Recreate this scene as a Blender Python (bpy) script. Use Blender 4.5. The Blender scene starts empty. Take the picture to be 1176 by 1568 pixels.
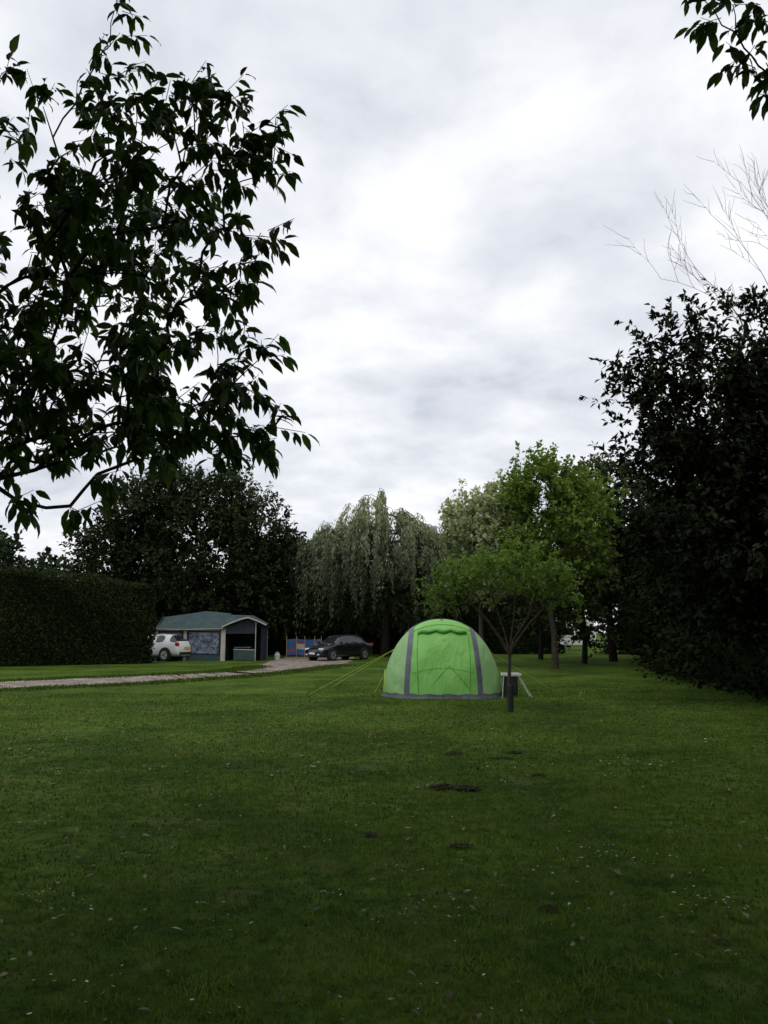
import bpy, math, random
import numpy as np
from mathutils import Vector, Matrix
rng=np.random.default_rng(11); random.seed(11)
scene=bpy.context.scene
COL=scene.collection

# ------------------------------------------------------------------ helpers
def link(o,parent=None):
    COL.objects.link(o)
    if parent is not None: o.parent=parent
    return o
def empty(name,loc=(0,0,0),rot=0.0):
    e=bpy.data.objects.new(name,None); e.location=loc; e.rotation_euler=(0,0,rot)
    e.empty_display_size=0.3
    return link(e)
def norm(a):
    return a/np.maximum(np.linalg.norm(a,axis=-1,keepdims=True),1e-9)
def fast_mesh(name,V,F,mat=None,parent=None,shade=None,smooth=False,mats=None,midx=None):
    V=np.asarray(V,dtype=np.float32); F=np.asarray(F,dtype=np.int32)
    me=bpy.data.meshes.new(name)
    nf,k=F.shape
    me.vertices.add(len(V)); me.vertices.foreach_set("co",V.ravel())
    me.loops.add(nf*k); me.loops.foreach_set("vertex_index",F.ravel())
    me.polygons.add(nf)
    me.polygons.foreach_set("loop_start",np.arange(nf,dtype=np.int32)*k)
    if smooth: me.polygons.foreach_set("use_smooth",np.ones(nf,dtype=bool))
    if mats:
        for m in mats: me.materials.append(m)
        if midx is not None: me.polygons.foreach_set("material_index",np.asarray(midx,dtype=np.int32))
    elif mat: me.materials.append(mat)
    me.update(calc_edges=True)
    if shade is not None:
        at=me.attributes.new("shade",'FLOAT','POINT')
        at.data.foreach_set("value",np.asarray(shade,dtype=np.float32))
    me.validate()
    return link(bpy.data.objects.new(name,me),parent)
def pmesh(name,verts,faces,mats,midx=None,parent=None,smooth=False):
    me=bpy.data.meshes.new(name); me.from_pydata([tuple(v) for v in verts],[],faces)
    for m in (mats if isinstance(mats,(list,tuple)) else [mats]): me.materials.append(m)
    if midx is not None:
        for p,i in zip(me.polygons,midx): p.material_index=i
    if smooth:
        for p in me.polygons: p.use_smooth=True
    me.update()
    return link(bpy.data.objects.new(name,me),parent)
def box(name,c,s,mat,parent=None,rot=(0,0,0),bev=0.0):
    x,y,z=[d/2 for d in s]
    v=[(-x,-y,-z),(x,-y,-z),(x,y,-z),(-x,y,-z),(-x,-y,z),(x,-y,z),(x,y,z),(-x,y,z)]
    f=[(0,3,2,1),(4,5,6,7),(0,1,5,4),(1,2,6,5),(2,3,7,6),(3,0,4,7)]
    o=pmesh(name,v,f,mat,parent=parent); o.location=c; o.rotation_euler=rot
    if bev>0:
        b=o.modifiers.new("b",'BEVEL'); b.width=bev; b.segments=2
    return o
def tubes(edges_a,edges_b,ra,rb,sides=5):
    A=np.asarray(edges_a,float); B=np.asarray(edges_b,float); ra=np.asarray(ra,float); rb=np.asarray(rb,float)
    D=norm(B-A); ref=np.where(np.abs(D[:,2:3])>.9,np.array([[1.,0,0]]),np.array([[0,0,1.]]))
    U=norm(np.cross(D,ref)); W=np.cross(D,U)
    n=len(A); ang=np.arange(sides)/sides*2*np.pi
    ring=U[:,None,:]*np.cos(ang)[None,:,None]+W[:,None,:]*np.sin(ang)[None,:,None]
    VA=A[:,None,:]+ring*ra[:,None,None]; VB=B[:,None,:]+ring*rb[:,None,None]
    V=np.concatenate([VA,VB],axis=1).reshape(-1,3)
    i=np.arange(sides); j=(i+1)%sides
    f=np.stack([i,j,j+sides,i+sides],axis=1)
    F=(f[None]+(np.arange(n)*2*sides)[:,None,None]).reshape(-1,4)
    return V,F
def tube_obj(name,pts,r,mat,parent=None,sides=6):
    pts=np.asarray(pts,float)
    rr=np.full(len(pts),r) if np.isscalar(r) else np.asarray(r)
    V,F=tubes(pts[:-1],pts[1:],rr[:-1],rr[1:],sides)
    return fast_mesh(name,V,F,mat,parent,smooth=True)

# ------------------------------------------------------------------ materials
def new_mat(name):
    m=bpy.data.materials.new(name); m.use_nodes=True
    nt=m.node_tree; b=nt.nodes["Principled BSDF"]
    return m,nt,b
def noise_mat(name,c1,c2,scale=5,rough=.7,bump=0.0,bscale=None,detail=5,spec=.3,metal=0,coord='Object'):
    m,nt,b=new_mat(name); N=nt.nodes; L=nt.links
    tc=N.new("ShaderNodeTexCoord"); n=N.new("ShaderNodeTexNoise"); n.inputs["Scale"].default_value=scale; n.inputs["Detail"].default_value=detail
    L.new(tc.outputs[coord],n.inputs["Vector"])
    r=N.new("ShaderNodeValToRGB"); r.color_ramp.elements[0].position=.35; r.color_ramp.elements[1].position=.65
    r.color_ramp.elements[0].color=(*c1,1); r.color_ramp.elements[1].color=(*c2,1)
    L.new(n.outputs["Fac"],r.inputs["Fac"]); L.new(r.outputs["Color"],b.inputs["Base Color"])
    b.inputs["Roughness"].default_value=rough; b.inputs["Specular IOR Level"].default_value=spec; b.inputs["Metallic"].default_value=metal
    if bump>0:
        n2=N.new("ShaderNodeTexNoise"); n2.inputs["Scale"].default_value=bscale or scale*4; n2.inputs["Detail"].default_value=4
        L.new(tc.outputs[coord],n2.inputs["Vector"])
        bp=N.new("ShaderNodeBump"); bp.inputs["Strength"].default_value=bump; bp.inputs["Distance"].default_value=.02
        L.new(n2.outputs["Fac"],bp.inputs["Height"]); L.new(bp.outputs["Normal"],b.inputs["Normal"])
    return m
def leaf_mat(name,dark,light,transl=.25,rough=.55,spec=.3):
    m,nt,b=new_mat(name); N=nt.nodes; L=nt.links
    at=N.new("ShaderNodeAttribute"); at.attribute_name="shade"
    mx=N.new("ShaderNodeValToRGB"); e=mx.color_ramp.elements
    e[0].position=0.0; e[1].position=1.0
    e[0].color=(*dark,1); e[1].color=(*light,1)
    L.new(at.outputs["Fac"],mx.inputs["Fac"])
    L.new(mx.outputs["Color"],b.inputs["Base Color"])
    b.inputs["Roughness"].default_value=rough; b.inputs["Specular IOR Level"].default_value=spec
    if transl>0:
        t=N.new("ShaderNodeBsdfTranslucent")
        g=N.new("ShaderNodeMixRGB"); g.blend_type='MULTIPLY'; g.inputs[0].default_value=1; g.inputs[2].default_value=(1.15,1.25,.55,1)
        L.new(mx.outputs["Color"],g.inputs[1]); L.new(g.outputs[0],t.inputs["Color"])
        ms=N.new("ShaderNodeMixShader"); ms.inputs[0].default_value=transl
        L.new(b.outputs[0],ms.inputs[1]); L.new(t.outputs[0],ms.inputs[2])
        L.new(ms.outputs[0],nt.nodes["Material Output"].inputs["Surface"])
    return m

bark=noise_mat("bark",(.030,.024,.018),(.075,.062,.046),12,.9,.6,30)
bark_dark=noise_mat("bark_dark",(.012,.010,.008),(.032,.026,.020),14,.95,.6,30,spec=.1)
bark_dead=noise_mat("bark_dead",(.11,.09,.07),(.20,.17,.14),8,.9)

# ------------------------------------------------------------------ leaf templates (t along, w across, h up)
def tmpl_detailed():
    st=[(.22,.72),(.5,1.0),(.78,.62)]
    v=[(0,0,0)]
    for t,w in st:
        h=-.22*t*t
        v+=[(t,-w*.5,h+.05*w),(t,0,h),(t,w*.5,h+.05*w)]
    v.append((1,0,-.3))
    f=[(0,2,1),(0,3,2)]
    for k in range(2):
        a=1+3*k
        for q in range(2):
            f+=[(a+q,a+q+1,a+q+4),(a+q,a+q+4,a+q+3)]
    a=7
    f+=[(a,a+1,10),(a+1,a+2,10)]
    return np.array(v,float),np.array(f)
def tmpl_diamond():
    v=[(0,0,0),(.5,-.5,.06),(1,0,-.08),(.5,.5,.06)]
    return np.array(v,float),np.array([(0,1,2),(0,2,3)])
TD=tmpl_detailed(); TB=tmpl_diamond()
def leaf_geo(P,D,Nn,L,W,tm):
    D=norm(D); Nn=norm(Nn-D*np.sum(Nn*D,axis=1,keepdims=True)); B=np.cross(D,Nn)
    tv,tf=tm; n=len(P)
    L=np.broadcast_to(L,(n,)); W=np.broadcast_to(W,(n,))
    V=P[:,None,:]+D[:,None,:]*(tv[None,:,0:1]*L[:,None,None])+B[:,None,:]*(tv[None,:,1:2]*W[:,None,None])+Nn[:,None,:]*(tv[None,:,2:3]*L[:,None,None])
    F=(tf[None]+(np.arange(n)*len(tv))[:,None,None]).reshape(-1,3)
    return V.reshape(-1,3),F
def rep_shade(s,tm): return np.repeat(s,len(tm[0]))

def skeleton(trunk,clumps,seg=.6,jit=.06,r_tip=.012,power=.5,fork=1,arch=.12,pull=0.0,limbs=None):
    P=[np.array(p,float) for p in trunk]; par=[-1]+list(range(len(trunk)-1))
    tip=[]
    top=P[-1]
    if limbs:
        for lb in limbs:
            pj=len(trunk)-1
            for p in lb: P.append(np.array(p,float)); par.append(pj); pj=len(P)-1
            tip.append(pj)
    order=np.argsort(np.linalg.norm(clumps-top,axis=1))
    for ci in order:
        c=clumps[ci]; arr=np.array(P[fork:])
        d=np.linalg.norm(arr-c,axis=1)+.55*np.maximum(0,arr[:,2]-c[2]+.2)+pull*np.linalg.norm(arr-top,axis=1)
        j=int(np.argmin(d))+fork
        a=P[j]; dist=np.linalg.norm(c-a); n=max(2,int(dist/seg))
        pj=j
        for k in range(1,n+1):
            t=k/n
            p=a+(c-a)*t+np.array([0,0,1])*arch*dist*math.sin(math.pi*t)+(rng.normal(size=3)*jit*min(dist,1.2)*.5 if k<n else 0)
            P.append(p); par.append(pj); pj=len(P)-1
        tip.append(pj)
    w=np.zeros(len(P)); w[tip]=1
    for i in range(len(P)-1,0,-1): w[par[i]]+=w[i]
    R=r_tip*np.maximum(w,1)**power
    return np.array(P),np.array(par),R
def sk_tubes(P,par,R,sides=5,trunk_n=0,trunk_r=None):
    R=R.copy()
    if trunk_r is not None: R[:trunk_n]=trunk_r
    idx=np.arange(1,len(P)); pa=par[1:]
    ra=np.minimum(R[pa],R[idx]*1.5+.004)
    for k in range(1,trunk_n): ra[k-1]=R[k-1]
    return tubes(P[pa],P[idx],ra,R[idx],sides)
def clumps_in(lobes,shell=.6):
    out=[]
    for (cx,cy,cz,rx,ry,rz,n) in lobes:
        d=norm(rng.normal(size=(n,3))); r=rng.random(n)**(1/3*shell)
        out.append(np.array([cx,cy,cz])+d*r[:,None]*np.array([rx,ry,rz]))
    return np.concatenate(out)
def crown(C,r,n_tw,n_lf,center,up=.3,droop=.3,L=.1,W=.05,tm=TB,out=.7,rnd=.7,clvar=.5,hz=None):
    n=len(C)
    S=np.repeat(C,n_tw,axis=0)+rng.normal(size=(n*n_tw,3))*r*.38
    O=norm(S-np.array(center))
    D=norm(O*out+rng.normal(size=S.shape)*rnd*.6+np.array([0,0,up]))
    ln=r*rng.uniform(.5,1.25,len(S))
    cs=np.repeat(rng.random(n),n_tw)
    ts=rng.random(len(S))
    m=len(S)*n_lf
    t=rng.uniform(.12,1.05,m)
    S2=np.repeat(S,n_lf,axis=0); D2=np.repeat(D,n_lf,axis=0); l2=np.repeat(ln,n_lf)
    P=S2+D2*(t*l2)[:,None]; P[:,2]-=.25*droop*l2*t*t
    LD=norm(D2*.5+rng.normal(size=P.shape)*.6+np.array([0,0,-droop]))
    NN=rng.normal(size=P.shape)*.55+np.array([0,0,1.])
    sz=rng.uniform(.65,1.2,m)
    V,F=leaf_geo(P,LD,NN,L*sz,W*sz,tm)
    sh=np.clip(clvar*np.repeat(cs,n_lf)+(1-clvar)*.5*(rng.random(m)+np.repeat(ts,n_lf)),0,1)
    if hz: sh=np.clip(sh*.6+.4*np.clip((P[:,2]-hz[0])/(hz[1]-hz[0]),0,1),0,1)  # lighter towards the crown top: skylight put into the leaf tone
    return V,F,rep_shade(sh,tm),None
def make_tree(name,trunk,trunk_r,lobes,lmat,bmat,r=.7,n_tw=8,n_lf=12,L=.16,W=.09,up=.3,droop=.3,tm=TB,shell=.6,center=None,extra=None,seg=.7,r_tip=.012,clvar=.5,hz=None,fork=1,out=.7,pull=0.0,spikes=None,limbs=None):
    root=empty(name,trunk[0])
    C=clumps_in(lobes,shell)
    if extra is not None: C=np.concatenate([C,extra])
    P,par,R=skeleton(trunk,C,seg=seg,r_tip=r_tip,fork=fork,pull=pull,limbs=limbs)
    V,F=sk_tubes(P,par,R,5,len(trunk),np.array(trunk_r))
    o=np.array(trunk[0])
    fast_mesh("trunk_and_limbs",V-o,F,bmat,root,smooth=True)
    ce=center or tuple(np.mean(C,axis=0)-np.array([0,0,1.0]))
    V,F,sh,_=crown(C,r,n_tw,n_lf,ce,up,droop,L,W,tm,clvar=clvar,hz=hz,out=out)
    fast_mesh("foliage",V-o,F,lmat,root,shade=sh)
    if spikes is not None:   # leading shoots that stand out of the crown
        S=np.array(spikes,float); base=S[:,:3]; k=len(S); m_=90
        t=rng.random((k,m_)); ln=S[:,3]
        Pp=base[:,None,:]+np.stack([S[:,4][:,None]*t,np.zeros_like(t),t],axis=2)*ln[:,None,None]
        Pp=Pp+rng.normal(size=Pp.shape)*(.22*(1-t*.75)*ln[:,None])[:,:,None]*np.array([1,1,.5])
        Pp=Pp.reshape(-1,3); D=rng.normal(size=Pp.shape)*.6+np.array([0,0,-.1])
        V,F=leaf_geo(Pp,D,rng.normal(size=Pp.shape)*.6+np.array([0,0,1.]),L*.9,W*.9,tm)
        fast_mesh("shoot_foliage",V-o,F,lmat,root,shade=rep_shade(.55+.45*rng.random(len(Pp)),tm))
        V,F=tubes(base-np.array([0,0,.6]),base+np.stack([S[:,4]*ln,0*ln,ln],axis=1),np.full(k,.02),np.full(k,.006),4)
        fast_mesh("shoots",V-o,F,bmat,root)
    return root

# ------------------------------------------------------------------ world
w=bpy.data.worlds.new("World"); scene.world=w; w.use_nodes=True
nt=w.node_tree; N=nt.nodes; L=nt.links
bg=N["Background"]; bg.inputs["Strength"].default_value=.1
sky=N.new("ShaderNodeTexSky"); sky.sky_type='NISHITA'; sky.sun_disc=False
SUN_EL=60; SUN_AZ=195
sky.sun_elevation=math.radians(SUN_EL); sky.sun_rotation=math.radians(SUN_AZ); sky.dust_density=2.5
tc=N.new("ShaderNodeTexCoord"); sp=N.new("ShaderNodeSeparateXYZ"); L.new(tc.outputs["Generated"],sp.inputs[0])
def M(op,a,b=None):
    n=N.new("ShaderNodeMath"); n.operation=op
    for i,v in enumerate((a,b)):
        if v is None: continue
        if isinstance(v,(int,float)): n.inputs[i].default_value=v
        else: L.new(v,n.inputs[i])
    return n.outputs[0]
zc=M('ADD',M('MAXIMUM',sp.outputs["Z"],0.0),.20)
cx=M('DIVIDE',sp.outputs["X"],zc); cy=M('DIVIDE',sp.outputs["Y"],zc)
cb=N.new("ShaderNodeCombineXYZ"); L.new(cx,cb.inputs[0]); L.new(cy,cb.inputs[1]); cb.inputs[2].default_value=5.1
def wn(scale,detail,rough,dist):
    n=N.new("ShaderNodeTexNoise"); n.inputs["Scale"].default_value=scale; n.inputs["Detail"].default_value=detail
    n.inputs["Roughness"].default_value=rough; n.inputs["Distortion"].default_value=dist
    L.new(cb.outputs[0],n.inputs["Vector"]); return n.outputs["Fac"]
mixv=M('ADD',M('MULTIPLY',wn(1.0,2,.5,.1),.36),M('MULTIPLY',wn(3.4,6,.55,.15),.64))
rp=N.new("ShaderNodeValToRGB"); e=rp.color_ramp.elements
rp.color_ramp.interpolation='B_SPLINE'
e[0].position=.35; e[0].color=(.53,.565,.63,1); e[1].position=.62; e[1].color=(.93,.935,.95,1)
x=rp.color_ramp.elements.new(.42); x.color=(.655,.68,.74,1)
x=rp.color_ramp.elements.new(.51); x.color=(.74,.76,.805,1)
L.new(mixv,rp.inputs["Fac"])
sc=N.new("ShaderNodeVectorMath"); sc.operation='SCALE'; sc.inputs["Scale"].default_value=11.9; L.new(rp.outputs["Color"],sc.inputs[0])
mx=N.new("ShaderNodeMixRGB"); mx.inputs[0].default_value=.94
L.new(sky.outputs[0],mx.inputs[1]); L.new(sc.outputs[0],mx.inputs[2]); L.new(mx.outputs[0],bg.inputs["Color"])

sun=bpy.data.lights.new("sun",'SUN'); sun.energy=.75; sun.angle=math.radians(30); sun.color=(1,.96,.88)
so=link(bpy.data.objects.new("sun",sun))
az=math.radians(SUN_AZ); el=math.radians(SUN_EL)
d=Vector((math.sin(az)*math.cos(el),math.cos(az)*math.cos(el),math.sin(el)))
so.rotation_euler=d.to_track_quat('Z','Y').to_euler(); so.location=(0,0,30)

# ------------------------------------------------------------------ lawn
m,nt,b=new_mat("lawn_grass"); N=nt.nodes; L=nt.links
tc=N.new("ShaderNodeTexCoord")
def gn(scale,detail=5,rough=.6):
    n=N.new("ShaderNodeTexNoise"); n.inputs["Scale"].default_value=scale; n.inputs["Detail"].default_value=detail; n.inputs["Roughness"].default_value=rough
    L.new(tc.outputs["Object"],n.inputs["Vector"]); return n.outputs["Fac"]
def ramp(f,p0,c0,p1,c1):
    r=N.new("ShaderNodeValToRGB"); r.color_ramp.elements[0].position=p0; r.color_ramp.elements[1].position=p1
    r.color_ramp.elements[0].color=(*c0,1); r.color_ramp.elements[1].color=(*c1,1); L.new(f,r.inputs["Fac"]); return r.outputs["Color"]
base=ramp(gn(.45,6),.38,(.034,.074,.010),.62,(.085,.145,.020))
fine=ramp(gn(6,9,.8),.35,(.30,.36,.32),.66,(1.55,1.45,1.25))
mm=N.new("ShaderNodeMixRGB"); mm.blend_type='MULTIPLY'; mm.inputs[0].default_value=1; L.new(base,mm.inputs[1]); L.new(fine,mm.inputs[2])
yel=ramp(gn(1.6,8,.75),.52,(0,0,0),.68,(.75,.75,.75))
m2=N.new("ShaderNodeMixRGB"); L.new(yel,m2.inputs[0]); L.new(mm.outputs[0],m2.inputs[1]); m2.inputs[2].default_value=(.14,.145,.045,1)
L.new(m2.outputs[0],b.inputs["Base Color"]); b.inputs["Roughness"].default_value=.95; b.inputs["Specular IOR Level"].default_value=.05
bp=N.new("ShaderNodeBump"); bp.inputs["Strength"].default_value=.7; bp.inputs["Distance"].default_value=.04
L.new(gn(30,6,.8),bp.inputs["Height"]); L.new(bp.outputs[0],b.inputs["Normal"])
lawn_mat=m
g=60
xs=np.linspace(-1,1,g+1); xs=np.sign(xs)*np.abs(xs)**2*600
X,Y=np.meshgrid(xs,xs+20); V=np.stack([X.ravel(),Y.ravel(),np.zeros(X.size)],axis=1)
i=np.arange(g); I,J=np.meshgrid(i,i); a=(J*(g+1)+I).ravel()
F=np.stack([a,a+1,a+g+2,a+g+1],axis=1)
fast_mesh("lawn_ground",V,F,lawn_mat)

# grass blades (mown turf) as one mesh
blade_mat=leaf_mat("grass_blades",(.018,.046,.006),(.150,.215,.040),.15,.8,.04)
n=310000
Yb=2.2+ (rng.random(n)**1.6)*23
Xb=(rng.random(n)*2-1)*(Yb*.52+.9)
def vnoise(x,y,f,seed):
    r_=np.random.default_rng(seed); G=r_.random((64,64)); x=x*f; y=y*f
    xi=np.floor(x).astype(int);yi=np.floor(y).astype(int);fx=x-xi;fy=y-yi; fx=fx*fx*(3-2*fx);fy=fy*fy*(3-2*fy)
    g=lambda a,b_:G[a%64,b_%64]
    return (g(xi,yi)*(1-fx)+g(xi+1,yi)*fx)*(1-fy)+(g(xi,yi+1)*(1-fx)+g(xi+1,yi+1)*fx)*fy
def rot(x,y,a): return x*math.cos(a)-y*math.sin(a)+50,x*math.sin(a)+y*math.cos(a)+50
f1=(vnoise(*rot(Xb,Yb,.6),.5,1)+vnoise(*rot(Xb,Yb,1.9),1.5,2)*1.0+vnoise(*rot(Xb,Yb,.3),4.2,3)*1.1+vnoise(*rot(Xb,Yb,1.1),9.,4)*.7)/3.8*4.6-2.3
keep=rng.random(n)<(.60+.36*f1)
keep&=~((Yb>21)&(Xb<-2))
Xb=Xb[keep]; Yb=Yb[keep]; f1=f1[keep]; n=len(Xb)
P=np.stack([Xb,Yb,np.full(n,-.002)],axis=1)
h=rng.uniform(.018,.042,n)*(1+.3*f1); wd=.0020+.0005*Yb
D=rng.normal(size=(n,3))*.6+np.array([0,0,1.]); D[:,2]=np.abs(D[:,2])+.15; D=norm(D)
a=rng.random(n)*np.pi; B=np.stack([np.cos(a),np.sin(a),np.zeros(n)],axis=1)
V=np.stack([P-B*wd[:,None],P+B*wd[:,None],P+D*h[:,None]],axis=1).reshape(-1,3)
F=np.arange(n*3).reshape(-1,3)
sh=np.clip(.20+.48*rng.random(n)**1.5+.48*f1+.30*(rng.random(n)>.93),0,1)
fast_mesh("grass_blades",V,F,blade_mat,shade=np.repeat(sh,3))

# clover flowers, small and dull
white=noise_mat("clover_flower",(.40,.42,.36),(.60,.61,.54),40,.8)
n=700
Yd=3.2+rng.random(n)**1.0*17; Xd=(rng.random(n)*2-1)*(Yd*.5)
cl=rng.random(n)<.5
c0=rng.integers(0,40,n); cys=3.8+rng.random(40)*10; cxs=(rng.random(40)*2-1)*cys*.42
Xd=np.where(cl,cxs[c0]+rng.normal(size=n)*.10,Xd); Yd=np.where(cl,cys[c0]+rng.normal(size=n)*.10,Yd)
vs=[];fs=[]
for k in range(n):
    r=random.uniform(.005,.014)*(1.0 if Yd[k]<9 else 1.5); z=random.uniform(.02,.035); b0=len(vs)
    tx,ty=random.uniform(-.4,.4),random.uniform(-.6,.1)
    vs.append((Xd[k],Yd[k],z+.003))
    for q in range(7):
        an=q/7*6.283; rr=r*random.uniform(.4,1.2); dx=math.cos(an)*rr; dy=math.sin(an)*rr
        vs.append((Xd[k]+dx,Yd[k]+dy,z+dx*tx+dy*ty))
    for q in range(7): fs.append((b0,b0+1+q,b0+1+(q+1)%7))
pmesh("clover_flowers",vs,fs,white)

# fallen leaves
flm=leaf_mat("fallen_leaf",(.05,.032,.018),(.26,.22,.13),0,.7)
n=850
Yl=3.2+rng.random(n)**1.0*17; Xl=(rng.random(n)*2-1)*(Yl*.5)
P=np.stack([Xl,Yl,rng.uniform(.02,.04,n)],axis=1)
D=rng.normal(size=(n,3)); D[:,2]*=.15
V,F=leaf_geo(P,D,rng.normal(size=(n,3))*.3+np.array([0,0,1.]),rng.uniform(.025,.07,n),rng.uniform(.012,.032,n),TD)
fast_mesh("fallen_leaves",V,F,flm,shade=rep_shade(rng.random(n)**1.5,TD))

# bare soil patches : crumbly low mounds
soil=noise_mat("soil",(.016,.012,.008),(.060,.042,.026),25,.95,.8,60)
def soil_patch(x,y,rx,ry,h=.04):
    vs=[];fs=[]
    for _ in range(46):
        an=random.random()*6.28; rr=random.random()**.55
        px,py=math.cos(an)*rr*rx,math.sin(an)*rr*ry; s=random.uniform(.12,.36)*ry*(1.2-rr*.6)
        b0=len(vs)
        ico=[(0,0,1),(.9,0,.3),(.28,.85,.3),(-.72,.53,.3),(-.72,-.53,.3),(.28,-.85,.3),(0,0,-.4)]
        for v in ico: vs.append((px+v[0]*s*1.3*random.uniform(.8,1.2),py+v[1]*s*random.uniform(.8,1.2),h*(1-rr)*.6+v[2]*s*.45*random.uniform(.7,1.2)))
        for q in range(5):
            fs.append((b0,b0+1+q,b0+1+(q+1)%5)); fs.append((b0+6,b0+1+(q+1)%5,b0+1+q))
    o=pmesh("soil_patch",vs,fs,soil,smooth=True); o.location=(x,y,.012)
soil_patch(.60,8.5,.14,.14,.05); soil_patch(.84,8.42,.13,.12,.05); soil_patch(.58,6.25,.09,.07,.03); soil_patch(1.72,9.2,.09,.08,.03)
soil_patch(.92,10.8,.14,.10,.03); soil_patch(1.45,10.4,.16,.09,.02); soil_patch(1.75,10.9,.12,.10,.02); soil_patch(.95,4.9,.06,.05,.03); soil_patch(-.1,6.6,.08,.06,.02); soil_patch(1.75,4.4,.04,.03,.02)

# ------------------------------------------------------------------ gravel drive
m,nt,b=new_mat("gravel"); N=nt.nodes; L=nt.links
tc=N.new("ShaderNodeTexCoord")
vo=N.new("ShaderNodeTexVoronoi"); vo.inputs["Scale"].default_value=16; L.new(tc.outputs["Object"],vo.inputs["Vector"])
c=ramp(vo.outputs["Distance"],.1,(.42,.37,.33),.7,(.22,.19,.165)); c2=ramp(gn(1.5,7,.7),.36,(.50,.48,.43),.62,(1.2,1.17,1.15))
mm=N.new("ShaderNodeMixRGB"); mm.blend_type='MULTIPLY'; mm.inputs[0].default_value=1; L.new(c,mm.inputs[1]); L.new(c2,mm.inputs[2]); L.new(mm.outputs[0],b.inputs["Base Color"])
b.inputs["Roughness"].default_value=1.0; b.inputs["Specular IOR Level"].default_value=.05
bp=N.new("ShaderNodeBump"); bp.inputs["Strength"].default_value=.5; bp.inputs["Distance"].default_value=.02; L.new(vo.outputs["Distance"],bp.inputs["Height"]); L.new(bp.outputs[0],b.inputs["Normal"])
gravel=m
near=[(-40,9),(-24,16.0),(-16,19.4),(-10.5,22.1),(-7.6,24.6),(-5.3,28.0),(-3.9,31.0),(-3.0,34),(-2.2,37.5),(-2.0,40),(-1.8,43),(-1.8,50)]
far=[(-44,15),(-27,20.5),(-18,23.6),(-12.4,26.2),(-9.1,29.0),(-7.1,31.4),(-6.2,32.8),(-5.9,34.6),(-5.8,36.5),(-5.9,39),(-6.0,42),(-6.0,50)]
def dens(pl):
    pl=np.array(pl,float); out=[]
    for a,b_ in zip(pl[:-1],pl[1:]):
        for k in range(14): out.append(a+(b_-a)*k/14)
    out.append(pl[-1]); out=np.array(out)
    out+=rng.normal(size=out.shape)*.11
    return out
A=dens(near); B=dens(far); n=len(A)
V=np.concatenate([np.c_[A,np.full(n,.006)],np.c_[B,np.full(n,.006)]])
F=[(k,k+1,n+k+1,n+k) for k in range(n-1)]
fast_mesh("gravel_drive",V,np.array(F),gravel)
n=30000
e_=np.where(rng.random(n)<.5,0,1); q=rng.integers(20,len(A)-40,n); base_=np.where(e_[:,None]==0,A[q],B[q])
P=np.c_[base_+rng.normal(size=(n,2))*np.array([.30,.30]),np.zeros(n)]
D=rng.normal(size=(n,3))*.4+np.array([0,0,1.]); D=norm(D); a=rng.random(n)*np.pi; Bv=np.stack([np.cos(a),np.sin(a),np.zeros(n)],axis=1)
h=rng.uniform(.03,.09,n)
V=np.stack([P-Bv*.02,P+Bv*.02,P+D*h[:,None]],axis=1).reshape(-1,3)
fast_mesh("verge_grass",V,np.arange(n*3).reshape(-1,3),blade_mat,shade=np.repeat(rng.random(n)*.7,3))

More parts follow.
